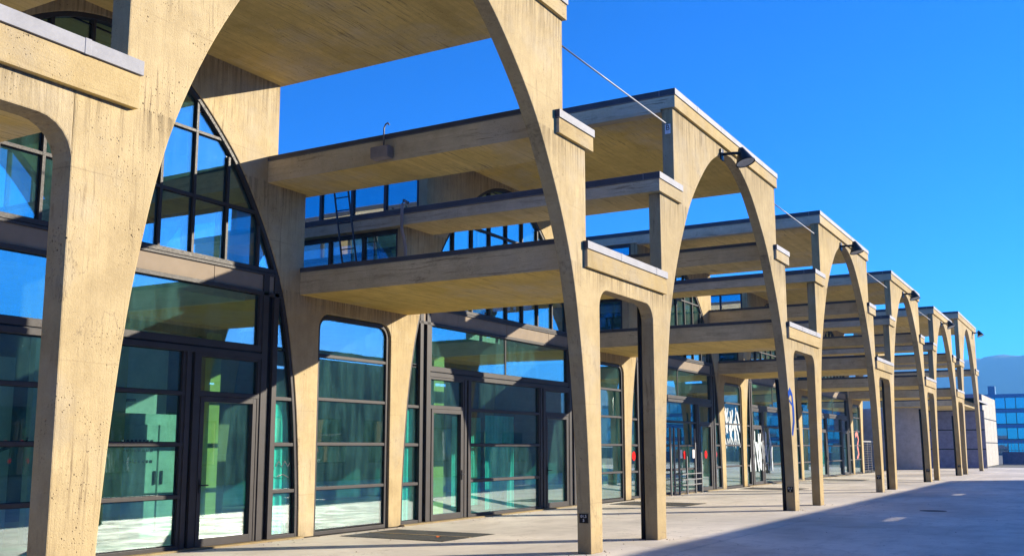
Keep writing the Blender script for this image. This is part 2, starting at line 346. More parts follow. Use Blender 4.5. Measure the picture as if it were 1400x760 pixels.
def slab_mesh(x0, x1, z0, z1, ya, yb, recess=0.0, raised=(0, 0)):
    """concrete slab: soffit boards across Y, edges boarded along their length"""
    m = MB(); zt = z1-COP+0.012
    vs = [(x0, ya, z0), (x1, ya, z0), (x1, yb, z0), (x0, yb, z0), (x0, ya, zt), (x1, ya, zt), (x1, yb, zt), (x0, yb, zt)]
    m.add(vs, [(4, 5, 6, 7)], 0); m.add(vs, [(0, 4, 7, 3), (1, 2, 6, 5)], 1); m.add(vs, [(0, 1, 5, 4), (3, 7, 6, 2)], 2)
    if recess:
        a, b, c, d = x0+0.26, x1-0.26, ya+TH+0.12, yb-0.1; zr = z0+recess
        vs = [(x0, ya, z0), (x1, ya, z0), (x1, yb, z0), (x0, yb, z0), (a, c, z0), (b, c, z0), (b, d, z0), (a, d, z0), (a, c, zr), (b, c, zr), (b, d, zr), (a, d, zr)]
        m.add(vs, [(0, 4, 5, 1), (1, 5, 6, 2), (2, 6, 7, 3), (3, 7, 4, 0)], 1); m.add(vs, [(4, 8, 9, 5), (5, 9, 10, 6), (6, 10, 11, 7), (7, 11, 8, 4), (8, 11, 10, 9)], 0)
    else:
        m.add(vs, [(0, 3, 2, 1)], 0)
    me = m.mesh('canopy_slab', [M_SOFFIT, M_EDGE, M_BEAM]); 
    bm = bmesh.new(); bm.from_mesh(me); bmesh.ops.remove_doubles(bm, verts=bm.verts, dist=1e-5); bmesh.ops.recalc_face_normals(bm, faces=bm.faces); bm.to_mesh(me); bm.free()
    e = 0.022; yr = TH+0.03; zc = z1-COP
    lo_, hi_ = (x0+0.17 if raised[0] else x0-e), (x1-0.17 if raised[1] else x1+e)
    k = MB().box(x0-e, x1+e, ya-e, yr-0.01, zc+0.022, z1).box(lo_, hi_, yr-0.008, yb+e, zc+0.022, z1-0.002).box(x0+0.02, x1-0.02, ya+0.012, yb-0.012, zc, zc+0.021)
    for f_ in (4, 5, 10, 11): k.mi[f_] = 1  # long sides get the coping copy with shade in its colour
    for q_ in range(1, int((x1-x0)/1.6)+1):                       # lapped seams of the front flashing
        xs_ = x0+q_*1.6-0.3; k.box(xs_, xs_+0.06, ya-e-0.004, ya-e+0.01, zc+0.018, z1+0.004)
    for sd, rz in enumerate(raised):
        if not rz: continue
        a_, b_ = (x0, x0+0.15) if sd == 0 else (x1-0.15, x1)
        up_ = MB().box(a_+0.001, b_, yr, yb-0.01, zt-0.01, z1+rz-0.075); n0 = len(up_.v)
        o_ = [me.name]; j = bmesh.new(); j.from_mesh(me); t_ = up_.mesh('upstand', M_EDGE); n_f = len(j.faces); j.from_mesh(t_); j.faces.ensure_lookup_table()
        for f_ in j.faces[n_f:]: f_.material_index = 1
        j.to_mesh(me); j.free(); bpy.data.meshes.remove(t_)
        n_f = len(k.f); k.box(a_-e if sd == 0 else a_-0.02, b_+0.02 if sd == 0 else b_+e, yr, yb, z1+rz-0.09, z1+rz, 1)
    return me, k.mesh('coping', [M_COPING, M_COPING_SHADED], bevel=0.004)
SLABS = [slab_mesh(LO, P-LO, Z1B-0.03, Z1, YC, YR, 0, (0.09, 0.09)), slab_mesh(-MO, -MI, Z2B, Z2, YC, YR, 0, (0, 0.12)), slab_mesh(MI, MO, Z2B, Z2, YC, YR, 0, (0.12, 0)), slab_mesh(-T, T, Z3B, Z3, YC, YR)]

# ------------------------------------------------------------------ glazing
YG = D+0.10
BAR0, BAR1 = D+0.045, D+0.165
def cell(xa, xb, za, zb, inset=0.085):
    """glass pane clipped by the inside of the arch; list of (x, z) or None"""
    n = 10; L = []; Rr = []
    for k in range(n+1):
        z = za+(zb-za)*k/n; xm = arch_x(z)-inset if z < 8.2 else 0
        lo, hi = max(xa, -xm), min(xb, xm)
        if hi-lo < 0.02:
            break
        L.append((lo, z)); Rr.append((hi, z))
    if len(L) < 2: return None
    pts = Rr+list(reversed(L))
    out = [pts[0]]
    for a, b, c in zip(pts, pts[1:], pts[2:]+pts[:1]):
        v1 = (b[0]-a[0], b[1]-a[1]); v2 = (c[0]-b[0], c[1]-b[1])
        if abs(v1[0]*v2[1]-v1[1]*v2[0]) > 1e-5: out.append(b)
    return out
def pane_mesh(poly):
    m = MB().prism(poly, YG-0.008, YG+0.008)
    n = len(poly); g = 0.022
    cx = sum(p[0] for p in poly)/n; cz = sum(p[1] for p in poly)/n
    for i in range(n):                                   # black rubber gasket along each edge
        (ax, az), (bx_, bz) = poly[i], poly[(i+1) % n]
        l = math.hypot(bx_-ax, bz-az)
        if l < 1e-4: continue
        nx, nz = -(bz-az)/l*g, (bx_-ax)/l*g
        m.prism([(ax, az), (bx_, bz), (bx_+nx, bz+nz), (ax+nx, az+nz)], YG-0.016-0.0003*(i % 2), YG+0.016, 1)
    return m.mesh('pane', [M_GLASS, M_BLACK])
def rect(xa, xb, za, zb): return [(xa, za), (xb, za), (xb, zb), (xa, zb)]

def build_glazing(near):
    """meshes of one glazed arch: (frame, [(pane)], panel, bars)"""
    mull = [-3.33, -2.54, -1.78, -1.07, -0.36, 0.36, 1.07, 1.78, 2.54, 3.33] if near else [0.84*k for k in range(-4, 5)]
    f = MB()
    # curved outer frame
    inn = []
    for i, (x, z) in enumerate(ARC):
        a = ARC[max(0, i-1)]; b = ARC[min(len(ARC)-1, i+1)]
        tx, tz = b[0]-a[0], b[1]-a[1]; l = math.hypot(tx, tz); nx, nz = -tz/l, tx/l
        if i == len(ARC)-1: nx, nz = 0, -1
        inn.append((max(0, x+nx*0.075), z+nz*0.075))
    for sgn in (1, -1):
        for (a, b, c, d) in zip(ARC, ARC[1:], inn[1:], inn):
            q = [(sgn*x, z) for x, z in (a, b, c, d)]
            f.prism(q if sgn > 0 else q[::-1], BAR0-0.02, BAR1+0.02)
    # double posts either side, and inner posts
    for s in (1, -1):
        for a, b in ((3.48, 3.62), (3.76, 3.88)):
            x0, x1 = (a, b) if s > 0 else (-b, -a); f.box(x0, x1, BAR0-0.03, BAR1, 0.03, 4.76)
        x0, x1 = (3.60, 3.78) if s > 0 else (-3.78, -3.60); f.box(x0, x1, BAR0+0.03, BAR1-0.02, 0.04, 4.7, 1)
        for a, b in ((1.76, 1.86), (1.93, 2.03)):
            x0, x1 = (a, b) if s > 0 else (-b, -a); f.box(x0, x1, BAR0-0.025, BAR1, 0.03, 3.24)
        x0, x1 = (1.85, 1.94) if s > 0 else (-1.94, -1.85); f.box(x0, x1, BAR0+0.03, BAR1-0.02, 0.04, 3.2, 1)
    # horizontal bands: transom, band over the big light
    xb = arch_x(4.5)-0.06
    f.box(-3.485, 3.485, BAR0-0.028, BAR1, 3.225, 3.315); f.box(-3.485, 3.485, BAR0-0.018, BAR1, 3.345, 3.455); f.box(-3.48, 3.48, BAR0+0.01, BAR1-0.03, 3.30, 3.36, 1); f.box(-xb+0.1, xb-0.1, BAR0+0.02, BAR1-0.03, 4.79, 4.82, 1)
    f.box(-xb, xb, BAR0-0.03, BAR1, 4.385, 4.455); f.box(-xb+0.04, xb-0.04, BAR0-0.028, BAR1, 4.755, 4.80); f.box(-xb+0.12, xb-0.12, BAR0-0.015, BAR1, 4.81, 4.885)
    f.box(-3.49, -3.40, BAR0-0.01, BAR1-0.01, 3.44, 4.40); f.box(3.40, 3.49, BAR0-0.01, BAR1-0.01, 3.44, 4.40)
    # sills
    f.box(-1.77, 1.77, BAR0-0.02, BAR1, 0.0, 0.085)
    for s in (1, -1):
        x0, x1 = (3.87, 4.5) if s > 0 else (-4.5, -3.87); f.box(x0, x1, BAR0-0.02, BAR1, 0.0, 0.085)
    # bars of the centre light and the side strips
    for z in (0.86, 1.70, 2.53):
        f.box(-1.77, 1.77, BAR0-0.01, BAR1-0.02, z-0.03, z+0.03)
        for s in (1, -1):
            xo = arch_x(z)-0.05; x0, x1 = (3.87, xo) if s > 0 else (-xo, -3.87); f.box(x0, x1, BAR0-0.01, BAR1-0.02, z-0.03, z+0.03)
    f.box(-1.765, -1.70, BAR0-0.005, BAR1-0.015, 0.08, 3.23); f.box(1.70, 1.765, BAR0-0.005, BAR1-0.015, 0.08, 3.23)
    f.box(-0.014, 0.014, YG-0.02, YG+0.02, 3.45, 4.39)
    # frame over the doors
    for s in (1, -1):
        x0, x1 = (2.02, 3.49) if s > 0 else (-3.49, -2.02)
        f.box(x0, x1, BAR0-0.012, BAR1-0.01, 2.505, 2.58); f.box(x0, x1, BAR0-0.012, BAR1-0.01, 3.17, 3.228)
        for a in (x0, x1-0.07): f.box(a, a+0.07, BAR0-0.010, BAR1-0.012, 0.03, 3.18)
    # fan
    for x in mull:
        zt = max([z for xx, z in ARC if xx >= abs(x)+0.03] or [8.2])-0.04
        f.box(x-0.027, x+0.027, BAR0-0.005, BAR1-0.01, 4.87, min(8.22, zt))
    for z in (5.87, 7.0):
        xo = arch_x(z)-0.05; f.box(-xo, xo, BAR0-0.002, BAR1-0.013, z-0.026, z+0.026)
    frame = f.mesh('arched_window', [M_BRONZE, M_BLACK], bevel=0.004)
    panes = []
    edges = [-5]+mull+[5]
    for a, b in zip(edges, edges[1:]):
        for za, zb in ((4.88, 5.85), (5.89, 6.98), (7.02, 8.24)):
            c = cell(a+0.02, b-0.02, za, zb)
            if c: panes.append(pane_mesh(c))
    panes += [pane_mesh(rect(-3.41, -0.01, 3.45, 4.39)), pane_mesh(rect(0.01, 3.41, 3.45, 4.39))]
    zs = [0.08, 0.84, 0.88, 1.68, 1.72, 2.51, 2.55, 3.23]
    for k in range(4): panes.append(pane_mesh(rect(-1.71, 1.71, zs[2*k], zs[2*k+1])))
    for s in (1, -1):
        x0, x1 = (2.08, 3.43) if s > 0 else (-3.43, -2.08); panes.append(pane_mesh(rect(x0, x1, 2.57, 3.18)))
        for za, zb in ((0.08, 0.84), (0.88, 1.68), (1.72, 2.51), (2.55, 3.42), (3.46, 4.39)):
            c = cell(3.87, 5, za, zb) if s > 0 else cell(-5, -3.87, za, zb)
            if c: panes.append(pane_mesh(c))
    for s in (1, -1):
        z = 3.44; xo = arch_x(z)-0.05
    xb2 = arch_x(4.76)-0.10
    panel = MB()
    cuts = [-xb2, -2.3, 0.0, 2.3, xb2]
    panels = [MB().box(a+0.006, b-0.006, BAR0+0.005, BAR1-0.04, 4.45, 4.757).mesh('panel', M_PANEL, bevel=0.003) for a, b in zip(cuts, cuts[1:])]
    return frame, panes, panels
GL_NEAR, GL = build_glazing(True), build_glazing(False)

# door leaf (hinged right, handle at left when hand = 1); local x 0..1.37 between the posts
def door_meshes(hand):
    w, h0, h1 = 1.30, 0.03, 2.50
    f = MB().box(0, 0.085, BAR0-0.02, BAR1-0.03, h0, h1).box(w-0.085, w, BAR0-0.02, BAR1-0.03, h0, h1)
    f.box(0.08, w-0.08, BAR0-0.018, BAR1-0.032, h1-0.09, h1).box(0.08, w-0.08, BAR0-0.018, BAR1-0.032, h0, h0+0.13)
    fm = f.mesh('door', M_BRONZE, bevel=0.004)
    p = MB().prism(rect(0.075, w-0.075, h0+0.12, h1-0.08), YG-0.008, YG+0.008).mesh('pane', M_GLASS)
    x = 0.042 if hand > 0 else w-0.042; s = 1 if hand > 0 else -1
    hd = MB().box(x-0.02, x+0.02, BAR0-0.035, BAR0-0.015, 0.90, 1.12).tube([(x, BAR0-0.03, 1.03), (x, BAR0-0.085, 1.03), (x+s*0.02, BAR0-0.09, 1.03), (x+s*0.13, BAR0-0.09, 1.03)], 0.012, 8)
    return fm, p, hd.mesh('handle', M_BLACK)
DOOR = {1: door_meshes(1), -1: door_meshes(-1)}

# portal window (between two arches)
def portal_meshes():
    x0, x1 = LB+0.02, P-LB-0.02; r = 0.28; zt = 4.21
    f = MB(); y0, y1 = D+0.05, D+0.17
    f.box(x0, x0+0.075, y0, y1, 0, zt-r).box(x1-0.075, x1, y0, y1, 0, zt-r).box(x0+r, x1-r, y0, y1, zt-0.075, zt).box(x0+0.07, x1-0.07, y0, y1, 0, 0.07)
    for sgn, cx in ((-1, x0+r), (1, x1-r)):
        for k in range(6):
            a0, a1 = math.pi/2*k/6, math.pi/2*(k+1)/6
            q = [(cx+sgn*rr*math.cos(a), zt-r+rr*math.sin(a)) for rr, a in ((r, a0), (r, a1), (r-0.075, a1), (r-0.075, a0))]
            f.prism(q if sgn > 0 else q[::-1], y0, y1)
    zs = [0.07, 0.87, 1.71, 2.57, 3.41]
    for z in zs[1:]: f.box(x0+0.07, x1-0.07, y0+0.01, y1-0.02, z-0.028, z+0.028)
    fm = f.mesh('portal_window', M_BRONZE, bevel=0.004)
    ps = []
    for a, b in zip(zs, zs[1:]): ps.append(pane_mesh(rect(x0+0.06, x1-0.06, a+0.015, b-0.015)))
    rr = r-0.06; c = [(x0+0.06, 3.43), (x1-0.06, 3.43)]
    c += [(x1-r+rr*math.cos(a), zt-r+rr*math.sin(a)) for a in [math.pi/2*k/5 for k in range(6)]]
    c += [(x0+r-rr*math.sin(a), zt-r+rr*math.cos(a)) for a in [math.pi/2*k/5 for k in range(6)]]
    ps.append(pane_mesh(c)); return fm, ps
PORTAL = portal_meshes()

# clerestory strip along Y; x is the glazing plane; panes nw
def clere(x, za, zb, s):
    f = MB(); y0, y1 = D+TH+0.02, YR-0.2; n = 8; st = (y1-y0)/n
    f.box(x-0.05, x+0.05, y0, y1, za, za+0.10).box(x-0.05, x+0.05, y0, y1, zb-0.10, zb)
    for k in range(n+1):
        y = y0+st*k; w = 0.035 if 0 < k < n else 0.06
        f.box(x-0.055, x+0.055, max(y0+0.001, y-w), min(y1-0.001, y+w), za+0.001, zb-0.001)
    ps = [MB().box(x-0.008, x+0.008, y0+st*k+0.03, y0+st*(k+1)-0.03, za+0.09, zb-0.09) for k in range(n)]
    return f.mesh('clerestory_window', M_DARKMETAL), [p.mesh('pane', M_CGLASS) for p in ps], (x, y0, y1, za, zb)
CL = [clere(s*xx, za, zb, s) for s in (-1, 1) for xx, za, zb in ((4.40, Z1+0.005, Z2B-0.005), (3.62, Z2+0.005, Z3B-0.005))]

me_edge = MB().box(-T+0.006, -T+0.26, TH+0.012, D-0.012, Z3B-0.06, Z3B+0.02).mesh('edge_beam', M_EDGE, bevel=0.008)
# ------------------------------------------------------------------ the building
hall = empty('arcade_building')
tag(hall, 'long concrete hall fronted by open parabolic arches with stepped canopy slabs and glass bays', 'building')
for i in range(NB):
    loc = (i*P-P, 0, 0)                       # bay 1 (the near one) is centred on x = 0
    last = False
    link('arch_frame', me_frame, hall, loc)
    link('arch_frame', me_frame, hall, (loc[0], D, 0))
    for me, cp in SLABS:
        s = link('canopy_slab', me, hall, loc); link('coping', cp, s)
    link('edge_beam', me_edge, hall, loc)
    fr, panes, panels = GL_NEAR if i == 1 else GL
    w = link('arched_window', fr, hall, loc)
    if i == 0:
        j = bmesh.new()
        for p in panes: j.from_mesh(p)
        me = bpy.data.meshes.new('glazing'); j.to_mesh(me); j.free(); me.materials.append(M_GLASS); me.materials.append(M_BLACK); link('glazing', me, w, kind='stuff')
    else:
        for p in panes: link('pane', p, w)
    for p in panels: link('panel', p, w)
    for hand in (1, -1):
        a, b, c = DOOR[hand]
        d = link('door', a, hall, (loc[0]+(2.095 if hand > 0 else -3.395), 0, 0)); link('pane', b, d); link('handle', c, d)
    pw = link('portal_window', PORTAL[0], hall, loc)
    for p in PORTAL[1]: link('pane', p, pw)
    for k, (a, ps, dims) in enumerate(CL):
        cw = link('clerestory_window', a, hall, loc)
        if (i in (2, 3) and k < 2) or (i == 1 and k < 2):
            for p in ps: link('pane', p, cw)
        else:
            j = bmesh.new()
            for p in ps: j.from_mesh(p)
            me = bpy.data.meshes.new('glazing'); j.to_mesh(me); j.free(); me.materials.append(M_CGLASS); link('glazing', me, cw, kind='stuff')

# end frame, taller than the others, standing free at the far end
def end_poly():
    p = [(-LB, 0)]
    arc = [(x, z if z < 3 else 3+(z-3)*1.165) for x, z in ARC]
    p += [(-x, z) for x, z in arc]+[(x, z) for x, z in reversed(arc[:-1])]
    p += [(LB, 0), (4.95, 9.45), (-4.72, 9.45), (-4.72, 4.75), (-LB, 4.75)]
    return p
XE = (NB-1)*P
link('arch_frame', MB().prism(end_poly(), 0, TH).mesh('arch_frame', M_FRAME, bevel=0.01), hall, (XE, 0, 0))
link('arch_frame', MB().prism(end_poly(), 0, TH).mesh('arch_frame', M_FRAME, bevel=0.01), hall, (XE, D, 0))
for (x0, x1, z0, z1, yb) in ((-5.0, 5.2, 9.38, 9.80, D+0.3), (-5.85, -3.46, Z2B, Z2, D+0.3), (MI, 5.3, Z2B, Z2, D+0.3), (4.3, 14.4, 4.42, Z1, D+0.6)):
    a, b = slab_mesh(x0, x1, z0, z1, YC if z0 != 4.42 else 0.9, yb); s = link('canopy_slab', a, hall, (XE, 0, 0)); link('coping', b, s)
# interior
fl = link('interior_floor', MB().box(-P*1.5, XE-5, D+0.2, YR, -0.05, 0.022).mesh('interior_floor', M_FLOOR), hall)
link('rear_wall', MB().box(-P*1.5, XE-4.8, YR-0.15, YR+0.15, 0, 4.6).mesh('rear_wall', M_INDARK), hall)
for i in range(NB):
    x = (i-1)*P
    link('arch_frame', me_frame, hall, (x, D+5.2, 0))
    # white partition beside the stairs; yellow-green panels paint in sunlit concrete behind tinted glass
    if i == 1: link('partition_wall', MB().box(x-2.6, x+0.9, D+3.3, D+3.5, 0.02, 3.2).mesh('partition_wall', M_INWALL), hall)
    if i == 1: link('partition_wall', MB().box(x+1.0, x+3.9, D+2.9, D+3.05, 0.02, 3.9).mesh('partition_wall', M_INWALL), hall)
    for a_, b_, y_ in {1: ((1.95, 2.45, 2.3), (4.35, 4.62, 2.2)), 2: ((-1.6, -1.15, 1.2),)}.get(i, ()):
        w = link('partition_wall', MB().box(x+a_, x+b_, D+y_, D+y_+0.15, 0.02, 3.9).mesh('partition_wall', M_SUNLIT_WALL), hall); w['label'] = 'upright wall panel behind the glass, coloured yellow green as if sunlit'
    link('ceiling_slab', MB().box(x-4.2, x+4.2, D+1.2, YR-0.3, 4.45, 4.62).mesh('ceiling_slab', M_INWALL), hall)
for sx in (-P*1.5, XE-4.95):
    link('end_wall', MB().box(sx-0.1, sx+0.1, D+0.3, YR, 0, 4.5).mesh('end_wall', M_INDARK), hall)

# facade plinth: a low concrete kerb under the glazing
for i in range(NB):
    link('plinth', MB().box((i-1)*P-LB+0.4, (i-1)*P+LB-0.4, D-0.12, D+0.25, -0.02, 0.028).mesh('plinth', M_FRAME, bevel=0.006), hall)

# downpipes behind some of the front legs
def pipe_arc(x):
    return MB().tube([(x+arch_x(z)+0.03, 0.285, z) for z in (0.0, 0.6, 1.3, 2.0, 2.7, 3.4)], 0.05, 10).mesh('downpipe', M_BLACK, smooth=True)
for i in (1, 3, 4): link('downpipe', pipe_arc(0), hall, (i*P, 0, 0))
def pipe_st(): return MB().tube([(-LB+0.05, 0.285, 0), (-LB+0.05, 0.285, 4.3)], 0.05, 10).mesh('downpipe', M_BLACK, smooth=True)
mp = pipe_st()
for i in (1, 3): link('downpipe', mp, hall, (i*P, 0, 0))
link('downpipe', MB().tube([(7.72, D-0.1, 6.98), (7.56, D-0.1, 7.0), (7.50, D-0.1, 6.9), (7.50, D-0.1, 6.35), (7.62, D-0.06, 6.2), (7.70, D-0.06, 6.0), (7.70, D-0.06, 4.93)], 0.035, 8).mesh('downpipe', M_GREYBOX, smooth=True), hall)

# ------------------------------------------------------------------ setting
def sheet(name, x0, x1, y0, y1, z, m, kind='structure'):
    return link(name, MB().add([(x0, y0, z), (x1, y0, z), (x1, y1, z), (x0, y1, z)], [(0, 1, 2, 3)]).mesh(name, m), kind=kind)
sheet('ground', -6000, 9000, -6000, 6000, -0.012, M_EARTH)
M_BED = paint('joint_filler', (0.06, 0.055, 0.05), 0.9)
plaza = sheet('plaza_pavement', -60, 79.4, -15.3, D+0.3, -0.008, M_BED)
XJ = [-60]+[P*0.5*k for k in range(-9, 13)]+[79.4]
YJ = [-15.3, -11.2, -6.1, -1.05, D-0.125, ]
for ix, (xa, xb_) in enumerate(zip(XJ, XJ[1:])):
    for ya, yb in zip(YJ, YJ[1:]):
        if ya < 0 and ix % 2: continue
        xe = XJ[min(ix+2, len(XJ)-1)] if ya < 0 else xb_
        g = 0.009
        me_ = MB().add([(xa+g, ya+g, 0), (xe-g, ya+g, 0), (xe-g, yb-g, 0), (xa+g, yb-g, 0), (xa+g, ya+g, -0.0075), (xe-g, ya+g, -0.0075), (xe-g, yb-g, -0.0075), (xa+g, yb-g, -0.0075)], [(0, 1, 2, 3), (0, 4, 5, 1), (1, 5, 6, 2), (2, 6, 7, 3), (3, 7, 4, 0)]).mesh('paving_slab', M_PLAZA)
        link('paving_slab', me_, plaza)

# hills far away
def hills():
    n, mth = 420, 16; vs = []; fs = []
    rnd = random.Random(3)
    ph = [rnd.uniform(0, 6.28) for _ in range(12)]
    for j in range(mth):
        for i in range(n):
            az = R(20+130*i/(n-1)); d = 1500+40*j
            e = j/(mth-1)
            azd = math.degrees(az)
            ridge = 128+38*math.exp(-((azd-92)/9)**2)+30*math.exp(-((azd-104)/14)**2)+22*math.sin(az*5+ph[0])+9*math.sin(az*17+ph[1])+5*math.sin(az*41+ph[2])
            prof = math.sin(min(1, e*1.7)*math.pi/2)
            z = 0.84*ridge*prof*(1+0.08*math.sin(az*23+j*0.9+ph[3]))+2.2*math.sin(az*120+j*2.1)+rnd.uniform(-1.6, 2.2)
            vs.append((-10+d*math.sin(az), -7+d*math.cos(az), z-2))
    for j in range(mth-1):
        for i in range(n-1):
            a = j*n+i; fs.append((a, a+1, a+n+1, a+n))
    m = MB(); m.add(vs, fs); return link('hills', m.mesh('hills', M_HILL, smooth=True), kind='structure')
hills()

# building across the plaza: shades the near pavement and shows in the glass
opp = empty('opposite_building', (0, -15.4, 0))
tag(opp, 'long low grey building across the plaza, seen mirrored in the glass fronts', 'building')
YO = 0.0
streak_slots = [(40.6, 42.2, 5.38, 5.58), (26.6, 28.4, 5.33, 5.5), (21.6, 23.8, 4.64, 4.75)]  # invented parapet openings, cut to let sun streaks onto the shaded plaza
wm = MB()
xs = sorted(set([-70, 58.4]+[s[0] for s in streak_slots]+[s[1] for s in streak_slots]))
for a, b in zip(xs, xs[1:]):
    sl_ = [s for s in streak_slots if s[0] <= a and s[1] >= b]
    if sl_:
        s = sl_[0]; wm.box(a, b, -0.3, 0, 0, s[2]); wm.box(a, b, -0.3, 0, s[3], 6.3)
    else: wm.box(a, b, -0.3, 0, 0, 6.3)
wm.box(58.1, 58.4, -13, -0.3, 0, 6.3).box(-70, 58.1, -13, -0.3, 0, 3.9)
link('front_wall', wm.mesh('front_wall', M_OPP), opp)
for k in range(26):
    x = -62+k*4.6; w = link('window', MB().box(x, x+2.6, 0.0, 0.05, 0.9, 2.9).mesh('window', M_DARKMETAL), opp); link('pane', MB().box(x+0.07, x+2.53, 0.03, 0.06, 0.97, 2.83).mesh('pane', M_CGLASS), w)

# far end: lilac wall, slate panel wall, pale panelled block, low wall with railing
tag(link('rendered_wall', MB().box(68.4, 68.7, 3.6, 9.0, 0, 4.42).mesh('rendered_wall', M_LILAC)), 'plain pale lilac rendered wall closing the far end of the arcade', 'wall')
pwall = empty('panel_wall', (76, 0, 0)); tag(pwall, 'blue grey wall of large horizontal cladding panels behind the last arches', 'wall')
link('backing', MB().box(0.05, 0.3, 0.6, 7, 0, 4.42).mesh('backing', M_BLACK), pwall)
for r_ in range(3):
    for c_ in range(3):
        y = 0.62+c_*2.1; link('panel', MB().box(0, 0.06, y, y+2.02, 0.02+r_*1.47, 1.41+r_*1.47).mesh('panel', M_SLATE, bevel=0.008), pwall)
blk = empty('panelled_block', (80.4, 1.05, 0)); tag(blk, 'sunlit block clad in large pale panels at the right end of the arcade', 'building')
link('core', MB().box(0.04, 12, 0.05, 5.5, 0, 5.86).mesh('core', M_BLACK), blk)
for r_ in range(3):
    for c_ in range(4):
        x = 0.02+c_*3.0; link('panel', MB().box(x, x+2.92, 0, 0.07, 0.03+r_*1.96, 1.91+r_*1.96).mesh('panel', M_PALEPANEL, bevel=0.01), blk)
    link('panel', MB().box(-0.02, 0.05, 0.08, 5.4, 0.03+r_*1.96, 1.95+r_*1.96).mesh('panel', M_SLATE, bevel=0.01), blk)

lw = empty('boundary_wall', (96, 0, 0)); tag(lw, 'low grey boundary wall topped by a thin railing at the right edge', 'wall')
link('wall', MB().box(-0.12, 0.12, -40, 1.0, 0, 1.15).mesh('wall', M_SLATE, bevel=0.01), lw)
rl = MB().tube([(0, -40, 2.2), (0, 0.9, 2.2)], 0.025, 6).tube([(0, -40, 1.3), (0, 0.9, 1.3)], 0.02, 6)
rail = link('railing', rl.mesh('railing', M_SILVER), lw)
bar = MB().box(-0.012, 0.012, -0.012, 0.012, 1.14, 2.2).mesh('baluster', M_SILVER)
for k in range(90): link('baluster', bar, rail, (0, 0.8-k*0.3, 0))

fb = empty('glass_office', (230, -2, 0)); tag(fb, 'hazy blue glass office building with horizontal bands beyond the boundary wall', 'building')
core = link('floors', MB().box(0.6, 26, -90, 18, 0, 12.6).mesh('floors', M_DARKMETAL), fb)
for k in range(4):
    link('spandrel', MB().box(0.15, 0.55, -90, 18.2, k*3.2+2.35, k*3.2+3.1).mesh('spandrel', M_SPAN), fb)
    for c_ in range(54):
        link('window', MB().box(0.25, 0.5, 17.8-(c_+1)*2+0.16, 17.8-c_*2, k*3.2+0.05, k*3.2+2.3).mesh('window', M_FARGLASS), fb)
link('roof_plant', MB().box(3, 5, 13.9, 15.3, 12.6, 14.6).mesh('roof_plant', M_TOWER), fb)

# railing in the last recess
rr = empty('recess_railing', (XE-4.4, D+0.05, 0)); tag(rr, 'grey metal railing with thin horizontal wires in the last opening', 'railing')
link('top_rail', MB().box(0, 3.8, -0.03, 0.03, 1.93, 2.02).mesh('top_rail', M_SILVER), rr)
for k in range(4): link('post', MB().box(k*1.25, k*1.25+0.05, -0.025, 0.025, 0, 1.93).mesh('post', M_SILVER), rr)
for k in range(12): link('wire', MB().box(0, 3.8, -0.006, 0.006, 0.15+k*0.15, 0.162+k*0.15).mesh('wire', M_GREYBOX), rr)
rc = link('recess_wall', MB().box(XE-5.0, XE+7, D+2.6, D+2.8, 0, 4.4).mesh('recess_wall', M_INDARK)); tag(rc, 'dark wall at the back of the last open bay', 'wall')

# ------------------------------------------------------------------ fixed and loose things
NAMES = {2: 'first floodlight from the left, the largest, above the tallest open arch', 3: 'second floodlight from the left on the middle arch top', 4: 'third floodlight from the left over a far arch', 5: 'fourth floodlight from the left, the smallest cone over the last regular arch'}
def floodlight(loc, label):
    r = empty('floodlight', loc); tag(r, 'black conical '+label, 'lamp', 'floodlights on the arch tops')
    sh = MB(); n = 20; prof = [(0.035, 0.20), (0.06, 0.19), (0.20, -0.14), (0.225, -0.17), (0.225, -0.19)]
    vs = [(rad*math.cos(2*math.pi*k/n), rad*math.sin(2*math.pi*k/n), z) for rad, z in prof for k in range(n)]
    fs = [(a*n+k, a*n+(k+1) % n, (a+1)*n+(k+1) % n, (a+1)*n+k) for a in range(len(prof)-1) for k in range(n)]+[tuple(range(n))]
    sh.add(vs, fs); o = link('lamp_shade', sh.mesh('lamp_shade', M_BLACK, smooth=True), r); o.rotation_euler = (R(random.uniform(-22, -6)), R(random.uniform(2, 16)), 0)
    ln = MB().add([(0.2*math.cos(2*math.pi*k/n), 0.2*math.sin(2*math.pi*k/n), z) for z in (-0.175, -0.165) for k in range(n)], [tuple(range(n)), tuple(range(n, 2*n))]+[(k, (k+1) % n, n+(k+1) % n, n+k) for k in range(n)])
    o2 = link('lens', ln.mesh('lens', M_LENS), r); o2.rotation_euler = o.rotation_euler
    link('arm', MB().tube([(-0.05, 0.0, 0.05), (-0.2, 0.15, 0.03), (-0.28, 0.42, 0.02)], 0.035, 8).mesh('arm', M_BLACK, smooth=True), r)
    link('bracket', MB().box(-0.37, -0.19, 0.385, 0.425, -0.12, 0.14).mesh('bracket', M_BLACK, bevel=0.01), r)
    return r
for i in (2, 3, 4, 5): floodlight(((i-1)*P-0.42, -0.43, 8.18), NAMES[i])
fl6 = floodlight((XE+3.6, -0.43, 9.25), 'floodlight on the taller end arch at the far right')

RN = {1: 'long thin bright tie rod crossing the sky from the nearest arch', 2: 'tie rod between the second and third arch tops', 3: 'short tie rod between the third and fourth arch tops', 4: 'shortest tie rod between the farthest arch tops'}
me_rod = MB().tube([(TP-0.01, 0.12, 8.08), (P-TP+0.01, 0.12, 8.08)], 0.014, 8).mesh('tie_rod', M_RUST, smooth=True)
for i in range(1, 5):
    tag(link('tie_rod', me_rod, None, ((i-1)*P, 0, 0)), RN[i], 'tie rod', 'tie rods between arch tops')

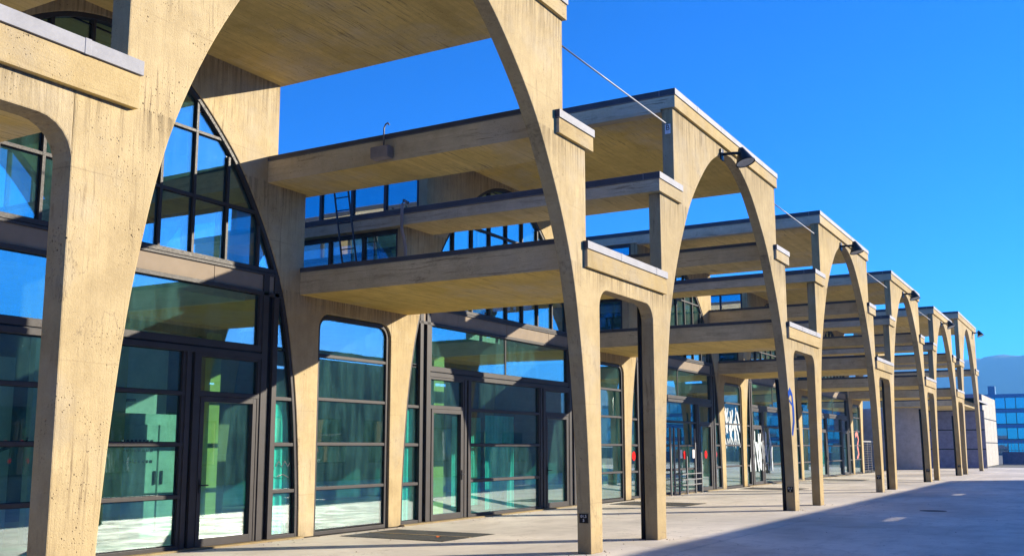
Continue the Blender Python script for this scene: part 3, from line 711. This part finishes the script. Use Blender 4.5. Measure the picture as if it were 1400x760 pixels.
bx = empty('junction_box', (MI-0.025, 3.28, 6.60)); tag(bx, 'small grey junction box with a hooked cable on the edge of the canopy slab', 'junction box')
link('housing', MB().box(-0.16, 0, -0.18, 0.18, -0.10, 0.115).mesh('housing', M_GREYBOX, bevel=0.012), bx)
link('lid', MB().box(-0.185, -0.16, -0.19, 0.17, -0.09, 0.10).mesh('lid', M_GREYBOX, bevel=0.006), bx)
link('cable', MB().tube([(-0.06, -0.02, 0.11), (-0.06, -0.02, 0.45), (-0.06, -0.05, 0.51), (-0.06, -0.10, 0.53), (-0.06, -0.13, 0.49)], 0.014, 8).mesh('cable', M_SILVER, smooth=True), bx)

ld = empty('ladder', (7.5, 7.2, Z1)); tag(ld, 'thin metal ladder leaning against the blue clerestory windows', 'ladder')
for s in (0, 0.40): link('rail', MB().tube([(-0.12, s-0.32, 0), (0.06, s+0.26, 2.62)], 0.022, 8).mesh('rail', M_DARKMETAL), ld)
for k in range(8):
    t = (k+0.6)/8.5; link('rung', MB().tube([(-0.12+0.18*t, -0.32+0.58*t, 2.62*t), (-0.12+0.18*t, 0.08+0.58*t, 2.62*t)], 0.014, 6).mesh('rung', M_DARKMETAL), ld)

# number plates on the shaded leg faces
def text_mesh(body, size):
    cu = bpy.data.curves.new('txt', 'FONT'); cu.body = body; cu.size = size; cu.align_x = 'CENTER'; cu.align_y = 'CENTER'; cu.extrude = 0.001
    o = bpy.data.objects.new('txt', cu); C.objects.link(o)
    dg = bpy.context.evaluated_depsgraph_get(); me = bpy.data.meshes.new_from_object(o.evaluated_get(dg)); bpy.data.objects.remove(o); bpy.data.curves.remove(cu)
    me.materials.clear(); me.materials.append(M_PRINT); return me
tx = text_mesh('01.5\n5', 0.062)
me_plate = MB().box(-0.012, 0, -0.075, 0.075, -0.072, 0.072).mesh('number_plate', M_PLATE, bevel=0.003)
PN = {0: 'black number plate near the foot of the nearest right leg', 1: 'black number plate on the leg marked with blue paint', 2: 'black number plate on the right leg of the third arch', 3: 'black number plate on the right leg of the fourth arch', 4: 'tiny black number plate on the second last right leg'}
for i in range(5):
    z = 0.545; xw = arch_x(z)
    r = empty('number_plate', (i*P+xw-0.002, 0.115, z)); tag(r, PN[i], 'sign', 'number plates on arch legs')
    link('plate', me_plate, r); o = link('lettering', tx, r, (-0.0135, 0, 0)); o.rotation_euler = (R(90), 0, R(-90))
# small stickers on the upper post of the second arch
st = empty('post_sticker', (P-TP-0.002, 0.11, 7.98)); tag(st, 'small white stickers at the top of the second arch post', 'sticker')
link('sticker', MB().box(-0.004, 0, -0.06, 0.06, -0.10, 0.10).mesh('sticker', M_PRINT), st)
o = link('lettering', text_mesh('B', 0.15), st, (-0.006, 0, 0.02)); o.rotation_euler = (R(90), 0, R(-90)); o.data.materials[0] = M_PLATE

# floor grates
def grate(name, pts, label):
    r = empty(name, (pts[0][0], pts[0][1], 0)); tag(r, label, 'grate', 'floor grates')
    x0, x1, y0, y1 = 0, pts[1][0]-pts[0][0], 0, pts[1][1]-pts[0][1]
    link('plate', MB().box(0.0, x1, 0.0, y1, -0.03, 0.004).mesh('plate', M_GRATE), r)
    b = MB(); n = 26
    for k in range(n): b.box(0.05, x1-0.05, y1*(k+0.2)/n, y1*(k+0.75)/n, 0.003, 0.010)
    o = link('bars', b.mesh('bars', M_GRATE), r); o['kind'] = 'stuff'
    link('divider', MB().box(x1*0.48, x1*0.52, 0, y1, 0.004, 0.013).mesh('divider', M_FRAME), r)
grate('floor_grate', ((5.2, 3.2), (7.02, 5.52)), 'large dark floor grate nearest the camera before the portal window')
grate('floor_grate', ((P+5.0, 3.2), (P+6.85, 5.52)), 'dark floor grate in front of the bay with red stickers')
grate('floor_grate', ((2*P+5.0, 3.2), (2*P+6.85, 5.52)), 'dark floor grate in front of the white graffiti')
grate('floor_grate', ((3*P+5.0, 3.2), (3*P+6.85, 5.52)), 'farthest dark floor grate with scraps along it')
mh = MB().tube([(18.6, -3.1, -0.03), (18.6, -3.1, 0.006)], 0.33, 20)
tag(link('manhole_cover', mh.mesh('manhole_cover', M_GRATE)), 'dark round manhole cover in the blue shadow', 'manhole cover')
lf = MB().add([(-0.07, -0.02, 0.012), (0, -0.045, 0.03), (0.08, 0, 0.015), (0, 0.05, 0.035), (-0.05, 0.03, 0.02), (0, 0, 0.012)], [(0, 1, 5), (1, 2, 5), (2, 3, 5), (3, 4, 5), (4, 0, 5)])
tag(link('fallen_leaf', lf.mesh('fallen_leaf', M_LEAF), None, (5.85, 3.72, 0)), 'orange dead leaf lying on the nearest floor grate', 'leaf')

gr = MB(); rr_ = random.Random(11)
def pebble(x, y, r):
    gr.add([(x-r, y-r*0.6, 0.0), (x+r, y-r*0.5, 0.0), (x+r*0.2, y+r, 0.0), (x, y, r*0.8)], [(0, 1, 3), (1, 2, 3), (2, 0, 3), (0, 2, 1)])
for i_ in range(-1, NB):
    for sx in (-4.78, 4.78):
        for k in range(16): pebble(i_*P+sx+rr_.gauss(0, 0.35), rr_.choice((-0.06, 0.30))+rr_.gauss(0, 0.10), rr_.uniform(0.006, 0.022))
    for k in range(46): pebble(i_*P+rr_.uniform(-6, 6), D-0.16-abs(rr_.gauss(0, 0.22)), rr_.uniform(0.005, 0.02))
for k in range(160): pebble(rr_.uniform(0, 45), rr_.uniform(-5, 5.6), rr_.uniform(0.005, 0.018))
link('grit', gr.mesh('grit', paint('grit', (0.13, 0.10, 0.07), 0.9)), kind='stuff')

# curtains behind the strips, cabinet behind the near glass
def curtain(w, h):
    n = int(w/0.03); vs = []; fs = []
    for k in range(n+1):
        x = w*k/n; y = 0.02*math.sin(k*1.15)+0.008*math.sin(k*0.37)
        for yy in (0, 0.004): vs += [(x, y+yy, 0.03), (x, y+yy, h)]
    for k in range(n):
        a = 4*k; fs += [(a, a+4, a+5, a+1), (a+2, a+3, a+7, a+6), (a+1, a+5, a+7, a+3), (a, a+2, a+6, a+4)]
    fs += [(0, 1, 3, 2), (4*n, 4*n+2, 4*n+3, 4*n+1)]
    return MB().add(vs, fs).mesh('curtain', M_CURTAIN)
c_strip = curtain(0.50, 2.52); c_wide = curtain(1.5, 2.45)
CN = 0
def put_curtain(me, x, y, label):
    tag(link('curtain', me, None, (x, y, 0.02)), label, 'curtain', 'turquoise curtains behind the glass')
put_curtain(c_strip, 3.92, D+0.185, 'turquoise curtain in the narrow strip right of the nearest door')
put_curtain(c_strip, P-4.42, D+0.185, 'turquoise curtain in the narrow strip left of the second bay')
put_curtain(c_wide, P+0.9, D+2.3, 'turquoise curtain behind the middle light of the second bay, left half')
put_curtain(c_wide, P+0.35, D+0.9, 'turquoise curtain behind the middle light of the second bay, right half')
put_curtain(c_strip, 3*P+3.92, D+0.185, 'turquoise curtain at the right strip of the bay with white graffiti')
put_curtain(c_wide, 4*P-1.0, D+0.8, 'turquoise curtain behind the middle of the last glazed bay')
put_curtain(c_wide, 3*P+LB+0.3, D+0.5, 'turquoise curtain in the portal window left of the last glazed bay')
put_curtain(c_wide, 4*P+LB+0.3, D+0.5, 'turquoise curtain in the portal window by the red scrawl')

cb = empty('electrical_cabinet', (3.05, D+2.35, 0.02)); tag(cb, 'pale electrical cabinet with rows of small switches behind the near glass', 'cabinet')
link('body', MB().box(-0.75, 0.75, 0, 0.4, 0, 2.25).mesh('body', M_CABINET, bevel=0.01), cb)
for x in (-0.72, 0.22):
    d = link('door', MB().box(x, x+(0.9 if x < 0 else 0.5), -0.03, 0.0, 0.1, 2.05).mesh('door', M_CABINET, bevel=0.008), cb)
    link('handle', MB().box(x+(0.83 if x < 0 else 0.05), x+(0.87 if x < 0 else 0.09), -0.06, -0.03, 0.95, 1.2).mesh('handle', M_BLACK), d)
for z in (1.35, 1.55, 1.72):
    for k in range(8): link('switch', MB().box(-0.62+k*0.09, -0.57+k*0.09, -0.045, -0.03, z, z+0.05).mesh('switch', M_BLACK), cb)
hr = MB().tube([(0.4, D+3.2, 1.5), (1.2, D+2.9, 1.9), (2.4, D+2.6, 2.5), (2.9, D+2.6, 2.52)], 0.03, 8)
tag(link('handrail', hr.mesh('handrail', M_BLACK, smooth=True)), 'dark slanting stair handrail behind the near glass', 'handrail')

# red round stickers on the glass of the third bay
RS = [(2*P-4.11, 'leftmost round red sticker, on the glass strip left of the entrance'), (2*P+0.55, 'round red sticker in the middle of the entrance doors'), (2*P+2.85, 'round red sticker on the door right of the entrance'), (2*P+4.0, 'rightmost round red sticker, on the glass strip by the leg')]
for x, lab in RS:
    n = 20; m = MB().prism([(0.15*math.cos(2*math.pi*k/n), 0.15*math.sin(2*math.pi*k/n)) for k in range(n)], -0.003, 0)
    tag(link('red_sticker', m.mesh('red_sticker', M_RED), None, (x, YG-0.010, 1.36)), lab, 'sticker', 'red stickers on the glass')
# steel barrier of rails at the entrance of the third bay
br = empty('entrance_barrier', (2*P-1.55, D-0.18, 0)); tag(br, 'silver steel barrier with upright bars and three rails at the entrance', 'barrier')
for x, h in ((0, 2.3), (0.35, 2.3), (0.8, 2.3), (1.55, 1.32), (2.45, 2.3), (3.1, 1.45)): link('upright', MB().box(x-0.03, x+0.03, -0.03, 0.03, 0, h).mesh('upright', M_SILVER, bevel=0.008), br)
for z in (0.32, 0.50, 0.70): link('rail', MB().tube([(0, 0, z), (3.1, 0, z)], 0.02, 8).mesh('rail', M_SILVER, smooth=True), br)
for x in (0.85, 2.1): link('notice', MB().box(x, x+0.2, -0.036, -0.031, 1.25, 1.55).mesh('notice', M_PRINT), br)

# sprayed paint
def stroke(pts, w, y, z0=0):
    m = MB(); L = []; Rr = []
    for i, (x, z) in enumerate(pts):
        a = pts[max(0, i-1)]; b = pts[min(len(pts)-1, i+1)]; l = math.hypot(b[0]-a[0], b[1]-a[1]) or 1
        nx, nz = -(b[1]-a[1])/l, (b[0]-a[0])/l; ww = w*(1+0.25*math.sin(i*2.3))
        L.append((x+nx*ww/2, z+nz*ww/2)); Rr.append((x-nx*ww/2, z-nz*ww/2))
    for i in range(len(pts)-1): m.prism([L[i], L[i+1], Rr[i+1], Rr[i]], y-0.003, y)
    return m
def merge(ms):
    o = MB()
    for m in ms: o.add(m.v, m.f)
    return o
rg = random.Random(5)
def scribble(x0, x1, za, zb, n, y):
    ms = []
    for k in range(n):
        x = x0+(x1-x0)*(k+rg.random())/n; z = rg.uniform(za+0.3*(zb-za), zb); pts = [(x, z)]
        for j in range(5):
            x += rg.uniform(-0.10, 0.14); z -= (zb-za)*rg.uniform(0.06, 0.2); pts.append((x, max(za-0.2, z)))
        ms.append(stroke(pts, rg.uniform(0.05, 0.17), y-0.0004*k))
    return ms
x0 = 2*P+LB
ms = scribble(x0+0.2, x0+2.0, 2.1, 3.3, 15, D+0.088)
ms += [stroke([(x0+0.2+0.3*k+(0.15 if j % 2 else 0), 1.98-(rg.uniform(0.2, 0.42) if j % 2 else 0)) for k in range(7) for j in (0, 1)], 0.10, D+0.080)]
tag(link('white_graffiti', merge(ms).mesh('white_graffiti', M_WHITEPAINT)), 'jagged white graffiti sprayed on the portal window', 'graffiti', 'white graffiti on glass')
x0 = 3*P-3.9
tag(link('white_graffiti', merge(scribble(x0, x0+3.5, 0.8, 2.9, 20, D+0.036)).mesh('white_graffiti', M_WHITEPAINT)), 'tall streaky white graffiti over the glass bay right of the jagged one', 'graffiti', 'white graffiti on glass')
x0 = 4*P+LB+0.9
tag(link('red_graffiti', merge([stroke([(x0, 2.3), (x0+0.5, 2.5), (x0+0.9, 2.1), (x0+0.5, 1.7), (x0+0.8, 1.2), (x0+0.3, 0.9)], 0.28, D+0.088)]).mesh('red_graffiti', M_PINKPAINT)), 'faded red scrawl sprayed on the last portal window', 'graffiti')
xb = P+arch_x(2.6)
bl = merge([stroke([(xb-0.10, 2.98), (xb+0.08, 3.10), (xb+0.26, 3.0), (xb+0.34, 2.6), (xb+0.34, 2.3), (xb+0.16, 1.95)], 0.17, -0.001), stroke([(xb-0.02, 2.85), (xb+0.2, 2.75)], 0.06, -0.001)])
tag(link('blue_graffiti', bl.mesh('blue_graffiti', M_BLUEPAINT)), 'blue spray paint mark high on a concrete leg', 'graffiti')
xt = 4.0
tag(link('glass_scrawl', merge([stroke([(xt+0.08*k, 1.30+0.10*(k % 2)) for k in range(6)], 0.018, D+0.088), stroke([(xt+0.05, 1.12), (xt+0.2, 1.16), (xt+0.35, 1.10)], 0.016, D+0.088)]).mesh('glass_scrawl', M_DARKMETAL)), 'small dark scrawl on the turquoise strip beside the nearest door', 'graffiti')

# haze of the valley
hz = link('haze', MB().box(-200, 2300, -2300, 2300, -1.0, 178).mesh('haze', M_EARTH), kind='stuff')
q = NT('haze_air'); pv = q.n('ShaderNodeVolumePrincipled'); pv.inputs['Color'].default_value = (0.15, 0.49, 1, 1); pv.inputs['Density'].default_value = 0.00040; pv.inputs['Anisotropy'].default_value = 0.2
q.l(pv.outputs[0], q.out.inputs['Volume']); hz.data.materials.clear(); hz.data.materials.append(q.m)
